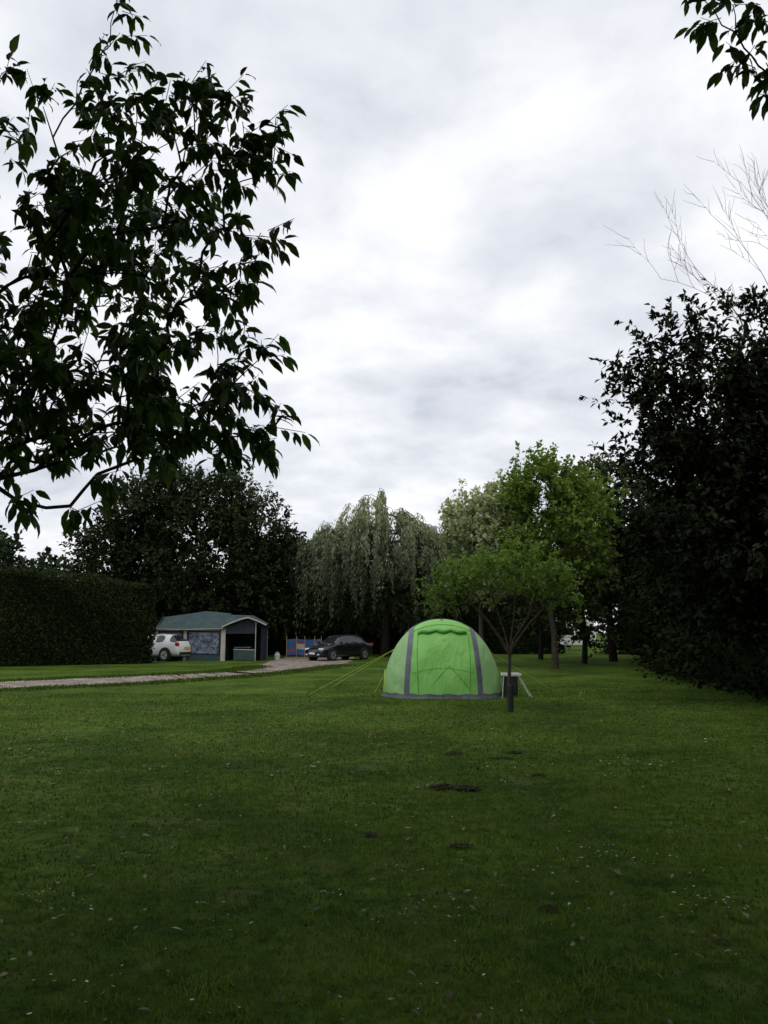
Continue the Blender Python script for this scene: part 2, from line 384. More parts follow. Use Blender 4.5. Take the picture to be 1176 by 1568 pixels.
# ------------------------------------------------------------------ hedges
def hedge(name,pts,width,lmat,L_,n,lump=.12,inset=.25,W=None,lit_top=.25,tm=TB,ragged=0.0):
    root=empty(name,(pts[0][0],pts[0][1],0)); o=np.array([pts[0][0],pts[0][1],0.])
    pts=np.array(pts,float); segs=[]
    for a,b_ in zip(pts[:-1],pts[1:]):
        segs.append((a,b_,np.linalg.norm((b_-a)[:2])))
    tot=sum(s[2] for s in segs)
    Ps=[];Ns=[]
    def lumpf(p): return lump*(np.sin(p[:,0]*1.3+p[:,2]*1.9)+np.sin(p[:,1]*1.7+p[:,2]*1.1+1)+np.sin(p[:,0]*3.9+p[:,1]*2.9+p[:,2]*3.3)*.6)
    for a,b_,l in segs:
        d=(b_-a)[:2]/l; nn=np.array([d[1],-d[0],0])
        k=int(n*l/tot); s=rng.random(k); H=a[2]+(b_[2]-a[2])*s
        base=np.c_[a[0]+(b_[0]-a[0])*s,a[1]+(b_[1]-a[1])*s,np.zeros(k)]
        hm=(a[2]+b_[2])/2; u=rng.random(k)*(2*hm+width)
        side=np.where(u<hm,1,np.where(u<2*hm,-1,0))
        z=rng.random(k)*H
        off=np.where(side==0,(rng.random(k)-.5)*width,side*width/2)
        zz=np.where(side==0,H,z)
        P=base+nn*off[:,None]; P[:,2]=zz
        NN=np.where((side==0)[:,None],np.array([0,0,1.]),nn*side[:,None])
        Ps.append(P);Ns.append(NN)
    for (p,q) in ((pts[0],pts[1]),(pts[-1],pts[-2])):
        d=(p-q)[:2]; d=d/np.linalg.norm(d); nn=np.array([d[1],-d[0],0]); k=int(n*width/tot)
        P=np.c_[np.full(k,p[0]),np.full(k,p[1]),rng.random(k)*p[2]]+nn*((rng.random(k)-.5)*width)[:,None]
        Ps.append(P);Ns.append(np.tile(np.array([d[0],d[1],0]),(k,1)))
    P=np.concatenate(Ps);NN=np.concatenate(Ns)
    lf=lumpf(P); P=P+NN*(lf+rng.normal(size=len(P))*lump*.5)[:,None]
    P+=NN*(ragged*rng.random(len(P))**4)[:,None]
    P[:,2]=np.maximum(P[:,2],.03)
    D=NN*.6+rng.normal(size=P.shape)*.7; NM=NN+rng.normal(size=P.shape)*.6
    sz=rng.uniform(.6,1.2,len(P))
    V,F=leaf_geo(P,D,NM,L_*sz,(W or L_*.55)*sz,tm)
    sh=np.clip(.25+.35*rng.random(len(P))+.6*lf/max(lump,.01)*.25+lit_top*(NN[:,2]>.5),0,1)  # top and lumps lighter: daylight on them put into the leaf tone
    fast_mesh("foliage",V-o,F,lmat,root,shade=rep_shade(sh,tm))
    vs=[];fs=[]
    wi=width/2-inset
    m_=len(pts)
    for k in range(m_):
        d=(pts[min(k+1,m_-1)]-pts[max(k-1,0)])[:2]; d/=np.linalg.norm(d); nx,ny=d[1],-d[0]
        p=pts[k].copy()
        if k==0: p[:2]+=d*inset
        if k==m_-1: p[:2]-=d*inset
        for (sgn,z) in ((1,0),(1,p[2]-inset),(-1,p[2]-inset),(-1,0)):
            vs.append((p[0]+nx*wi*sgn-o[0],p[1]+ny*wi*sgn-o[1],z))
    for k in range(m_-1):
        for q in range(3):
            fs.append((4*k+q,4*k+q+1,4*k+q+5,4*k+q+4))
    fs.append((0,1,2,3)); e_=4*(m_-1); fs.append((e_+3,e_+2,e_+1,e_))
    pmesh("inner_growth",vs,fs,core_mat,parent=root)
    return root
core_mat=noise_mat("hedge_core",(.005,.007,.003),(.014,.020,.008),6,1.0,.5,12,spec=.02)
hedge_leaf=leaf_mat("hedge_leaf",(.008,.014,.005),(.036,.046,.015),0,.8,.05)
wild_leaf=leaf_mat("wild_leaf",(.005,.010,.004),(.024,.036,.013),0,.8,.03)
hedge("trimmed_hedge",[(-34,32.5,4.9),(-26,34.5,4.75),(-18,37.2,4.4),(-12.2,41.2,3.85)],2.2,hedge_leaf,.13,55000,lump=.07,inset=.2,lit_top=.5,ragged=.12)
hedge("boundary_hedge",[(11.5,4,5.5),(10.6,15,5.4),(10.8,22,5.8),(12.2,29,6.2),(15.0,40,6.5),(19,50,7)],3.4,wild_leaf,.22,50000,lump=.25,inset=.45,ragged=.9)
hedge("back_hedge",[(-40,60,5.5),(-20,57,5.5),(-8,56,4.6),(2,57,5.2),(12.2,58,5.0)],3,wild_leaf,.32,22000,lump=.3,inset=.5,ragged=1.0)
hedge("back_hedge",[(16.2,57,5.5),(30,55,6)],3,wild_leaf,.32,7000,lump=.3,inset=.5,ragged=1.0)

# distant tree line on the rise behind
dist_leaf=leaf_mat("distant_leaf",(.014,.028,.014),(.045,.070,.030),0,.8,.1)
lob=[]
for k in range(34):
    x=-85+k*5.2+random.uniform(-1.5,1.5); hh=random.uniform(9,13.5)
    lob.append((x,95+random.uniform(-4,4),hh*.55,3.8,3,hh*.48,60))
C=clumps_in(lob,.5)
V,F,sh,_=crown(C,1.3,5,6,(0,95,0),.5,.1,.8,.55,TB)
root=empty("distant_trees",(0,95,0)); o=np.array([0,95,0.])
fast_mesh("foliage",V-o,F,dist_leaf,root,shade=sh)
tr=[(l[0],l[1]) for l in lob]
V,F=tubes([(a,b_,0) for a,b_ in tr],[(a,b_,6) for a,b_ in tr],[.3]*34,[.15]*34)
fast_mesh("trunks",V-o,F,bark_dark,root)

# ------------------------------------------------------------------ mid trees
dark_leaf=leaf_mat("ash_leaf",(.007,.013,.005),(.058,.076,.032),0,.8,.05)
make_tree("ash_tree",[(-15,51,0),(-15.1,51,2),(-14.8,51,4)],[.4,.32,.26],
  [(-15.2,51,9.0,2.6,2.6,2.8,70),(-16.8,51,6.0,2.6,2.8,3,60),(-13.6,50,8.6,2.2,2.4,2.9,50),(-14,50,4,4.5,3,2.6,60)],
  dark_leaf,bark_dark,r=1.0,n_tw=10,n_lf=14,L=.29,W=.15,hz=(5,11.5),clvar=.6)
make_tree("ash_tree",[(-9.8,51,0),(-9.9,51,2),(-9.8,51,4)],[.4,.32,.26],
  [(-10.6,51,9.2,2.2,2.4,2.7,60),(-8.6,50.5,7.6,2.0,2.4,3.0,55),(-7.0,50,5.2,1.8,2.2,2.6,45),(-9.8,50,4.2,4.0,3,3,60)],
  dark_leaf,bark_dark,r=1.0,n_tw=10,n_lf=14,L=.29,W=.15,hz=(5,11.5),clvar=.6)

maple_leaf=leaf_mat("maple_leaf",(.040,.066,.013),(.22,.31,.068),.35,.7,.1)
pale_leaf=leaf_mat("pale_maple_leaf",(.09,.12,.05),(.55,.60,.38),.3,.6)
lime_leaf=leaf_mat("lime_leaf",(.012,.022,.007),(.095,.120,.045),.15,.7,.1)
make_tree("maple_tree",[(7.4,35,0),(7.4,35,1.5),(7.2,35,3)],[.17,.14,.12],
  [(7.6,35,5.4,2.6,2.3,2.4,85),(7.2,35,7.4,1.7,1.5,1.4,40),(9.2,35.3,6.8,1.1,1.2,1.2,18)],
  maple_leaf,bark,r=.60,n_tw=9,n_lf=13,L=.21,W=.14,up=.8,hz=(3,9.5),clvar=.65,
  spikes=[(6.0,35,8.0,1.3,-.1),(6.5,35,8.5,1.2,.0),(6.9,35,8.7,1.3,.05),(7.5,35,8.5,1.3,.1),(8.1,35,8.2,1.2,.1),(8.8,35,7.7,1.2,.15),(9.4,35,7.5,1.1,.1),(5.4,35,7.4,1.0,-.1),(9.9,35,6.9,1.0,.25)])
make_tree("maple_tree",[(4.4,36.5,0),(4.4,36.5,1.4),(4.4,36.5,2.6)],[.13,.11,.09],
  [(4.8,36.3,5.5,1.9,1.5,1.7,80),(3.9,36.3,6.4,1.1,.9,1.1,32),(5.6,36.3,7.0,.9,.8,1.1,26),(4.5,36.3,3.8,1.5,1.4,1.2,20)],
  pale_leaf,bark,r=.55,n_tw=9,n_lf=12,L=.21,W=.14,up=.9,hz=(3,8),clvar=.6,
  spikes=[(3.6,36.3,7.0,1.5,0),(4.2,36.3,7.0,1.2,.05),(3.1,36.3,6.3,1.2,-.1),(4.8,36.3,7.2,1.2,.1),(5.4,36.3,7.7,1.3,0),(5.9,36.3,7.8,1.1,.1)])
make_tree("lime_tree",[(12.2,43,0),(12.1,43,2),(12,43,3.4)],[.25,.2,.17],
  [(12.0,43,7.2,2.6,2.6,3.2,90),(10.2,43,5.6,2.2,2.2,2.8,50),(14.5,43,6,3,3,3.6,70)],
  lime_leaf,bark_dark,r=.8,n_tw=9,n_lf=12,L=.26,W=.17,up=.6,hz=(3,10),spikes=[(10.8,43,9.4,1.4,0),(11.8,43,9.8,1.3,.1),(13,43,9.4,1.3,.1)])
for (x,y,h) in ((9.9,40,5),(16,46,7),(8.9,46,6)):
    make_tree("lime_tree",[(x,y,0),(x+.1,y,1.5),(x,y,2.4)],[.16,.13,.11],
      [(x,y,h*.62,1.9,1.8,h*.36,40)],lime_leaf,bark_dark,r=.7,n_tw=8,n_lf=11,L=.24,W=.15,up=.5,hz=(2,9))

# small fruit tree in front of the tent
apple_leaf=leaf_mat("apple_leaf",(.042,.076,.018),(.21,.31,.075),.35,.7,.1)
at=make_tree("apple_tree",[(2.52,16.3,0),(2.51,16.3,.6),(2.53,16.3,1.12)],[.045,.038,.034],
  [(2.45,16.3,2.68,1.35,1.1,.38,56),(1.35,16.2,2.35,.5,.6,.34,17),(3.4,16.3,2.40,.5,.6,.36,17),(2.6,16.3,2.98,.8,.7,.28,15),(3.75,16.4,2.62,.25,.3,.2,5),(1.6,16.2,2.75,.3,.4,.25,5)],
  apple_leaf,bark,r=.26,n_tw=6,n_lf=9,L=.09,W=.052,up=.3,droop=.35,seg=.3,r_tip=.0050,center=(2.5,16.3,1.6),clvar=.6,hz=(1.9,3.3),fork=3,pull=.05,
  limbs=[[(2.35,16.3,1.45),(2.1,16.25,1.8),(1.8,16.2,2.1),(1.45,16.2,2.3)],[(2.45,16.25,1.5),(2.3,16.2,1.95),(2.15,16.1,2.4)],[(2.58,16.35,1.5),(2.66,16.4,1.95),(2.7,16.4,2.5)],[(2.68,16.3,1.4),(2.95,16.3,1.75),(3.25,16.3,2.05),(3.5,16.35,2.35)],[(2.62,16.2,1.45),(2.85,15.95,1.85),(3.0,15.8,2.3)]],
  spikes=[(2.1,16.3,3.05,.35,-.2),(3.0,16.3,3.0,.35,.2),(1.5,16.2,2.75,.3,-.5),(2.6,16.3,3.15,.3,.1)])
tube_obj("trunk_guard",[(0,0,0),(0,0,.52),(0,0,.56)],[.062,.06,.04],noise_mat("guard_plastic",(.012,.012,.012),(.03,.028,.026),10,.6),at,10)

# weeping willow: arching boughs, each carrying a curtain of hanging withies
wl=leaf_mat("willow_leaf",(.030,.042,.018),(.38,.42,.26),.3,.6)
root=empty("willow_tree",(0,51,0)); o=np.array([0,51,0.])
ends=[]
spec=[(-.1,51,10.0,.35,6),(-.6,50.6,9.0,.5,10),(.5,50.6,8.9,.5,10),(-1.6,50.4,8.2,.6,12),(1.6,50.4,8.1,.6,11),(-2.7,50.4,7.6,.6,12),(2.6,50.4,7.3,.6,11),(-3.8,50.4,7.1,.5,9),(-4.7,50.6,7.0,.35,7),(3.5,50.4,7.3,.45,9),(4.2,50.6,6.2,.3,4),(0,49.2,6.8,1.8,20),(-2.8,49.3,5.8,1.2,13),(2.4,49.3,5.6,1.2,13),(0,52.8,7.2,2.6,12)]
for (x,y,z,s_,k) in spec:
    for _ in range(k): ends.append((x+random.gauss(0,s_),y+random.gauss(0,.7),z+random.gauss(0,s_*.5)))
ends=np.array(ends)
PP=[];DD=[];SH=[]
ta=[];tb=[]
for c in ends:
    outv=np.array([c[0]-.2,c[1]-51,0.]); r0=np.linalg.norm(outv); outv=outv/max(r0,.3)
    az_=outv*.8+np.array([.40,0,0])+rng.normal(size=3)*.25; az_[2]=0; az_/=max(np.linalg.norm(az_),.2)
    reach=random.uniform(.7,1.5); rise=random.uniform(.2,.6)
    Lc=min(random.uniform(1.4,4.4),c[2]-1.0); bright=random.random()
    ns_=9
    prev=c
    for q in range(ns_):
        u=(q+.5)/ns_
        st_=c+az_*reach*u+np.array([0,0,rise*math.sin(u*math.pi*.9)-.35*u*u])+rng.normal(size=3)*.05
        ta.append(prev);tb.append(st_);prev=st_
        l_=Lc*(.45+.55*u)*random.uniform(.6,1.1)
        m_=int(9+l_*9)
        t=np.sort(rng.random(m_))
        sway=az_*random.uniform(.05,.45)+rng.normal(size=3)*.08
        p=st_[None,:]+sway[None,:]*(1-np.exp(-3*t))[:,None]; p[:,2]=st_[2]-t*l_+.10*np.sin(t*3)
        p+=rng.normal(size=p.shape)*np.array([.045,.045,.03])
        PP.append(p); DD.append(np.tile(np.array([az_[0]*.4,az_[1]*.3,-1.]),(m_,1))+rng.normal(size=(m_,3))*.34)
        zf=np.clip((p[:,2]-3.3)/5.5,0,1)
        SH.append(np.clip((.18+.50*bright+.35*(1-t)+.12*rng.random(m_))*(.12+.88*zf**1.1),0,1))  # darker down the curtain: light from above painted into the leaf tone
P=np.concatenate(PP);D=np.concatenate(DD);sh=np.concatenate(SH)
sz=rng.uniform(.7,1.25,len(P))
V,F=leaf_geo(P,D,rng.normal(size=P.shape)*.6+np.array([0,-.5,.4]),.25*sz,.08*sz,TB)
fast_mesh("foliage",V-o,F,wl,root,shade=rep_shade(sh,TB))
V,F=tubes(ta,tb,np.full(len(ta),.016),np.full(len(ta),.010),4); fast_mesh("boughs",V-o,F,bark_dark,root)
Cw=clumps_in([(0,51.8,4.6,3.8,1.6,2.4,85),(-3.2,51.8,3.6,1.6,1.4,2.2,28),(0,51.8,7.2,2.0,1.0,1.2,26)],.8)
V,F,sh,_=crown(Cw,.9,8,10,(0,51,4),.0,.8,.28,.09,TB); fast_mesh("inner_foliage",V-o,F,wl,root,shade=sh*.14)  # inner leaves coloured near-dark, standing in for shade inside the crown
Pn,par,R=skeleton([(0,51,0),(.1,51,1.5),(.2,51,3)],np.concatenate([ends,Cw[::2]]),seg=.8,r_tip=.016)
V,F=sk_tubes(Pn,par,R,5,3,np.array([.30,.26,.22])); fast_mesh("trunk_and_limbs",V-o,F,bark_dark,root,smooth=True)

# right-hand dark tree standing in the boundary
plum_leaf=leaf_mat("plum_leaf",(.006,.010,.005),(.042,.050,.026),0,.85,.04)
extra=np.array([(5.25,17,7.0),(5.6,17,6.75),(6.0,17,6.95),(5.6,17,6.1),(5.5,17.3,5.2),(6.0,17,7.8),(6.4,17,8.2),(6.3,17,7.5),(6.9,17,8.3),(7.5,17,8.1),(8.1,17.2,8.7),(8.4,17,8.5),(8.8,17,8.3),(5.9,17,5.6),(5.7,17,4.5),(5.9,17,6.5),(6.2,17,7.0),(5.9,17,5.0),(5.8,17,3.9)])
make_tree("plum_tree",[(9.6,18.2,0),(9.5,18.2,1.6),(9.2,18,2.8)],[.2,.17,.15],
  [(9.6,18.2,5.8,2.9,2.8,2.4,130),(7.3,17.6,6.3,1.3,1.4,1.6,50),(7.6,18,3.9,1.9,1.8,1.9,65),(10.8,17.5,6.2,2.4,2.2,1.8,60),(9.3,17,3.2,2.6,2.3,2.6,75)],
  plum_leaf,bark_dark,r=.55,n_tw=10,n_lf=13,L=.19,W=.09,extra=extra,up=.35,clvar=.6,hz=(3.5,9),center=(9,18.2,4.5),r_tip=.009)
make_tree("plum_tree",[(12.0,27,0),(12,27,1.6),(12,27,2.8)],[.2,.17,.15],
  [(12.2,27,6.3,3.0,2.8,2.8,90),(10.7,26.5,4.2,1.8,1.8,2.4,45)],
  plum_leaf,bark_dark,r=.7,n_tw=8,n_lf=11,L=.22,W=.12,up=.35,hz=(3,10))
# dead tree
ea=[];eb=[];ra=[];rb=[]
def br(p,d,l,r,dep):
    k=5
    for q in range(k):
        d=(d+Vector(rng.normal(size=3))*.10+Vector((0,0,.03))).normalized(); e2=p+d*(l/k)
        ea.append(p[:]);eb.append(e2[:]);ra.append(r);rb.append(r*.84); r*=.84; p=e2
        if dep>0 and q>0:
            s=Vector(rng.normal(size=3)); s=(s-d*s.dot(d)).normalized()
            br(p,(d*.9+s*.5+Vector((0,0,.15))).normalized(),l*random.uniform(.38,.6),max(r*.55,.006),dep-1)
ea.append((11.4,20.5,0));eb.append((11.1,20.5,7.6));ra.append(.2);rb.append(.09)
for st_,dv,l in (((11.1,20.5,7.5),(-.30,0,1),4.6),((11.1,20.5,7.5),(-.02,.1,1),4.8),((11.1,20.5,7.2),(.35,0,1),4.0),((11.15,20.5,7.0),(-.62,-.1,1),4.2),((11.1,20.5,7.3),(-.14,-.2,1),4.4)):
    br(Vector(st_),Vector(dv).normalized(),l,.038,3)
V,F=tubes(ea,eb,np.array(ra),np.array(rb),4)
root=empty("dead_tree",(11.4,20.5,0)); fast_mesh("branches",V-np.array([11.4,20.5,0]),F,bark_dead,root)

# ------------------------------------------------------------------ near cherry trees
cherry_leaf=leaf_mat("cherry_leaf",(.016,.038,.009),(.070,.125,.030),.28,.55,.2)
def near_tree(name,trunk,tr,C,center,n_tw=2,n_lf=9,r=.2,LL=.125):
    root=empty(name,trunk[0]); o=np.array(trunk[0],float)
    P,par,R=skeleton(trunk,C,seg=.22,r_tip=.0030,jit=.12,power=.40,arch=.04,fork=2,pull=.35)
    V1,F1=sk_tubes(P,par,R,6,len(trunk),np.array(tr))
    S=np.repeat(C,n_tw,axis=0)+rng.normal(size=(len(C)*n_tw,3))*.03; O=norm(S-np.array(center)); O[:,2]*=.5
    D=norm(O*.8+rng.normal(size=S.shape)*.5+np.array([0,0,.12]))
    ln=r*rng.uniform(.6,1.3,len(S)); E=S+D*ln[:,None]
    V2,F2=tubes(S,E,np.full(len(S),.003),np.full(len(S),.0018),4)
    V=np.concatenate([V1,V2]);F=np.concatenate([F1,F2+len(V1)])
    fast_mesh("trunk_and_limbs",V-o,F,bark_dark,root,smooth=True)
    m_=len(S)*n_lf; t=np.tile(np.linspace(.15,1.0,n_lf),len(S))
    S2=np.repeat(S,n_lf,axis=0);D2=np.repeat(D,n_lf,axis=0);l2=np.repeat(ln,n_lf)
    P=S2+D2*(t*l2)[:,None]
    sd=rng.normal(size=P.shape); sd[:,2]*=.25
    LD=norm(D2*.45+norm(sd)*.75+np.array([0,0,-.75])*rng.uniform(.3,1.5,(m_,1)))
    NN=np.array([0,0,1.])+rng.normal(size=P.shape)*.35+norm(sd)*.5
    sz=rng.uniform(.6,1.15,m_)
    P=P+LD*.012
    V,F=leaf_geo(P,LD,NN,LL*sz,LL*.40*sz,TD)
    fast_mesh("foliage",V-o,F,cherry_leaf,root,shade=rep_shade(rng.random(m_),TD),smooth=True)
tips=[(-1.87,5.86),(-1.92,5.66),(-2.0,5.45),(-1.80,5.45),(-2.30,5.1),(-2.12,5.2),(-2.64,4.98),(-1.32,5.3),(-1.45,5.12),(-1.6,5.1),(-1.05,5.05),(-1.2,4.92),(-.80,4.98),(-.74,4.93),(-.78,4.72),(-.95,4.72),(-1.08,4.55),(-1.15,4.3),(-.84,4.28),(-.95,4.05),(-1.0,3.95),(-1.18,3.8),(-1.1,3.5),(-.95,3.45),(-.82,3.36),(-1.0,3.22),(-1.12,3.0),(-.95,2.95),(-.72,2.93),(-.88,2.82),(-1.15,2.82),(-1.4,2.86),(-1.55,2.84),(-1.85,2.6),(-2.28,2.4),(-1.98,2.38),(-1.95,2.8),(-2.15,2.85)]
T=[(a,5+rng.uniform(-.12,.12),c) for a,c in tips]
for a,c in tips:
    if 2.7<c<5.2:
        for _ in range(2): T.append((a-random.uniform(.08,.36),5+random.uniform(-.25,.25),c+random.uniform(-.15,.12)))
zb=[2.6,2.85,3.3,3.5,3.8,4.2,4.6,4.95,5.2,5.4,5.7,5.95]; xb=[-1.45,-1.15,-1.2,-1.38,-1.42,-1.25,-1.12,-1.2,-1.5,-1.8,-1.98,-2.05]
fill=[]
while len(fill)<560:
    y=rng.uniform(4.2,6.4); z=rng.uniform(2.85,5.9); x=rng.uniform(-5.2,-1.0)
    lim=np.interp(z,zb,xb)-.10-abs(y-5)*.28
    if x>lim: continue
    # crown top line falls away from the leading shoot
    if z>5.0 and x<-2.1: continue
    if z>4.9 and x<-2.9: continue
    if x>-3.2 and (z-1.6)>y*(.66 if x<-.43*y else .74): continue
    if z>4.5 and rng.random()<.3: continue
    if math.sin(x*4.1+z*2.2)+math.sin(z*5.3-x*1.7)+.6*math.sin(x*9+y*3)<-.45: continue
    fill.append((x,y,z))
C=np.array(T+fill)
near_tree("cherry_tree",[(-3.7,5.3,0),(-3.68,5.3,.9),(-3.6,5.28,1.7),(-3.35,5.25,2.2)],[.1,.085,.07,.05],C,(-3.3,5.2,2.6),n_tw=3,n_lf=7,r=.17,LL=.130)
T2=[(2.33,4.5,5.08),(2.25,4.5,5.2),(2.12,4.5,5.36),(1.98,4.5,5.58),(2.4,4.5,5.35),(2.48,4.5,5.0),(2.5,4.4,5.2),(2.35,4.5,5.5),(2.2,4.5,5.5),(2.45,4.5,4.95)]
C2=np.concatenate([np.array(T2),clumps_in([(4.4,3.0,6.6,1.9,2.1,1.8,170)],.8)])
near_tree("cherry_tree",[(4.5,3.0,0),(4.48,3,1.2),(4.4,3,2.6),(4.3,3.05,3.8)],[.13,.11,.095,.07],C2,(4.4,3.1,5.0),n_tw=3,n_lf=6,r=.17,LL=.12)

# unseen tree behind the camera, added and shaped to darken the foreground
shade_tree_leaf=leaf_mat("shade_tree_leaf",(.015,.035,.010),(.05,.09,.02),0,.6)
make_tree("added_shade_tree",[(-1.0,-4.5,0),(-1.0,-4.4,2.2),(-.8,-4,4.2),(-.6,-3.5,6)],[.42,.36,.3,.24],
  [(-1,-2.0,8.3,8.0,4.8,2.4,430),(0,2.2,10.2,7.5,3.8,1.6,300),(-6.5,-.5,4.6,3,2.6,2.4,70),(6.5,-1.5,4.6,3,2.6,2.4,100)],shade_tree_leaf,bark,r=.9,n_tw=7,n_lf=7,L=.54,W=.44,up=.1,seg=.9,shell=1.0)

# ------------------------------------------------------------------ green tent
def cloth(name,col,col2,tr=.35,rough=.55):
    m,nt,b=new_mat(name); N=nt.nodes; L=nt.links
    tc=N.new("ShaderNodeTexCoord"); n=N.new("ShaderNodeTexNoise"); n.inputs["Scale"].default_value=2.2; n.inputs["Detail"].default_value=3
    L.new(tc.outputs["Object"],n.inputs["Vector"])
    r=N.new("ShaderNodeValToRGB"); r.color_ramp.elements[0].color=(*col,1); r.color_ramp.elements[1].color=(*col2,1)
    r.color_ramp.elements[0].position=.35; r.color_ramp.elements[1].position=.65
    L.new(n.outputs["Fac"],r.inputs["Fac"]); L.new(r.outputs["Color"],b.inputs["Base Color"]); b.inputs["Roughness"].default_value=rough
    t=N.new("ShaderNodeBsdfTranslucent"); L.new(r.outputs["Color"],t.inputs["Color"])
    ms=N.new("ShaderNodeMixShader"); ms.inputs[0].default_value=tr; L.new(b.outputs[0],ms.inputs[1]); L.new(t.outputs[0],ms.inputs[2])
    L.new(ms.outputs[0],N["Material Output"].inputs["Surface"])
    wv=N.new("ShaderNodeTexNoise"); wv.inputs["Scale"].default_value=3.0; wv.inputs["Detail"].default_value=3; wv.inputs["Distortion"].default_value=1.2
    mp=N.new("ShaderNodeMapping"); mp.inputs["Scale"].default_value=(1,1,.5); L.new(tc.outputs["Object"],mp.inputs[0]); L.new(mp.outputs[0],wv.inputs["Vector"])
    bp=N.new("ShaderNodeBump"); bp.inputs["Strength"].default_value=.5; bp.inputs["Distance"].default_value=.09; L.new(wv.outputs["Fac"],bp.inputs["Height"]); L.new(bp.outputs[0],b.inputs["Normal"]); L.new(bp.outputs[0],t.inputs["Normal"])
    return m
green=cloth("tent_green",(.27,.66,.145),(.32,.73,.18),.3)
green2=cloth("tent_wing_green",(.35,.62,.26),(.42,.68,.32),.3)
green3=cloth("tent_flap_green",(.11,.38,.06),(.15,.45,.09),.2)
greyc=cloth("tent_grey",(.10,.11,.15),(.15,.16,.21),.05)
skirt=cloth("tent_skirt",(.07,.08,.10),(.11,.12,.15),.05)
blackp=noise_mat("pole_black",(.012,.012,.012),(.03,.03,.03),9,.4)
lime=noise_mat("guy_lime",(.35,.50,.05),(.45,.60,.10),9,.6)
HW=1.48
def tsurf(s,ph,off=0.0):
    s=max(-1,min(1,s)); a=abs(s)
    h=1.90*max(0,(1-a**2.15))**.50; dd=.10+1.15*max(0,(1-a**3.2))**.5
    c,sn=math.cos(ph),math.sin(ph)
    y=-dd*math.copysign(abs(c)**.72,c); z=h*abs(sn)**.86
    x=HW*s
    sl=-.05*math.cos(min(1,a/.56)*math.pi/2)*abs(math.sin(ph*2)) if a<.56 else -.045*math.sin((a-.56)/.44*math.pi)*abs(math.sin(ph*2))
    k=1+(off+sl)/1.5
    wr=.014*math.sin(x*9+z*7)*math.sin(z*5+x*3)+.012*math.sin(x*4-z*6)
    return (x*(1+off/1.5),(y+wr)*k,z*(1+off/1.5+ (sl*.5)/1.5))
tent=empty("dome_tent",(1.46,20.6,0),math.radians(-2))
def patch(sf,p0,p1,ns,npn,off):
    vs=[];fs=[]
    for j in range(npn+1):
        ph=p0+(p1-p0)*j/npn
        for i_ in range(ns+1): vs.append(tsurf(sf(ph,i_/ns),ph,off))
    for j in range(npn):
        for i_ in range(ns):
            a=j*(ns+1)+i_; fs.append((a,a+1,a+ns+2,a+ns+1))
    return vs,fs
ns,npn=96,48
vs,fs=patch(lambda ph,u:-math.cos(u*math.pi),0,math.pi,ns,npn,0)
mi=[0 if abs(sum(vs[q][0] for q in f)/4)<.78 else 1 for f in fs]
pmesh("flysheet",vs,fs,[green,green2],mi,tent,True)
for sg,nm in ((-1,"pole_sleeve_left"),(1,"pole_sleeve_right")):
    def sf(ph,u,sg=sg):
        c=.595-.09*math.sin(ph)**1.3; return sg*(c+(u-.5)*.085)
    vs,fs=patch(sf,0.02,math.pi-.02,3,50,.012)
    pmesh(nm,vs,fs,greyc,None,tent,True)
vs=[];fs=[]
K=90
for j in range(3):
    for i_ in range(K+1):
        s=-math.cos(i_/K*math.pi)*.995
        h=1.90*max(1e-4,(1-abs(s)**2.15))**.50
        zt=[-.0,.055,.11][j]; ph=math.asin(min(.95,(zt/h)**(1/.86)))
        p=tsurf(s,ph,.02+(.03 if j==0 else 0)); vs.append((p[0],p[1],max(.005,zt+.012*math.sin(i_*.7)*(j>0))))
for j in range(2):
    for i_ in range(K):
        a=j*(K+1)+i_; fs.append((a,a+1,a+K+2,a+K+1))
pmesh("mud_skirt",vs,fs,skirt,None,tent,True)
tube_obj("ridge_pole",[tsurf(-.62+1.24*k/30,math.pi/2+.15,.03) for k in range(31)],.016,blackp,tent)
tube_obj("end_pole",[tsurf(-.95,.1+(math.pi-.2)*k/20,.03) for k in range(21)],.010,lime,tent)
pts=[];rr=[]
for k in range(33):
    u=k/32; s=-.40+.80*u
    p=Vector(tsurf(s,1.00-.05*math.sin(u*math.pi)+.02*math.sin(u*21),.03)); pts.append(p[:]); rr.append(.034+.016*abs(math.sin(u*9.4)))
tube_obj("rolled_door",pts,rr,green3,tent,8)
for s_,p_ in ((-.2,1.0),(.22,1.0)):
    a=Vector(tsurf(s_,p_-.09,.075)); b_=Vector(tsurf(s_,p_+.09,.075)); tube_obj("door_toggle",[a[:],b_[:]],.010,lime,tent)
def seam(name,pts,r=.006,mat=None): tube_obj(name,[tsurf(s,p,.006) for s,p in pts],r,mat or green3,tent,4)
seam("door_zip_left",[(-.40-.02*math.sin(k/12*3.1),.04+k/12*.95) for k in range(13)],.008)
seam("door_zip_right",[(.42+.02*math.sin(k/12*3.1),.04+k/12*.95) for k in range(13)],.008)
seam("door_base_seam",[(-.5+k/20,.30+.03*math.sin(k/20*3.14)) for k in range(21)],.004)
seam("fold_left",[(.10-.30*k/8,.36-.25*k/8) for k in range(9)])
seam("fold_right",[(.10+.32*k/8,.36-.27*k/8) for k in range(9)])
seam("upper_seam",[(-.47+.94*k/20,1.17) for k in range(21)])
p=tsurf(0.02,.78,.02); yl=noise_mat("logo_yellow",(.65,.55,.03),(.75,.62,.05),9,.6)
pmesh("logo",[(p[0]-.05,p[1]-.01,p[2]-.02),(p[0],p[1]-.012,p[2]-.03),(p[0]+.06,p[1]-.005,p[2]+.03),(p[0],p[1]-.005,p[2]+.02)],[(0,1,2,3)],yl,None,tent)
p1=tsurf(.0,1.33,.03); 
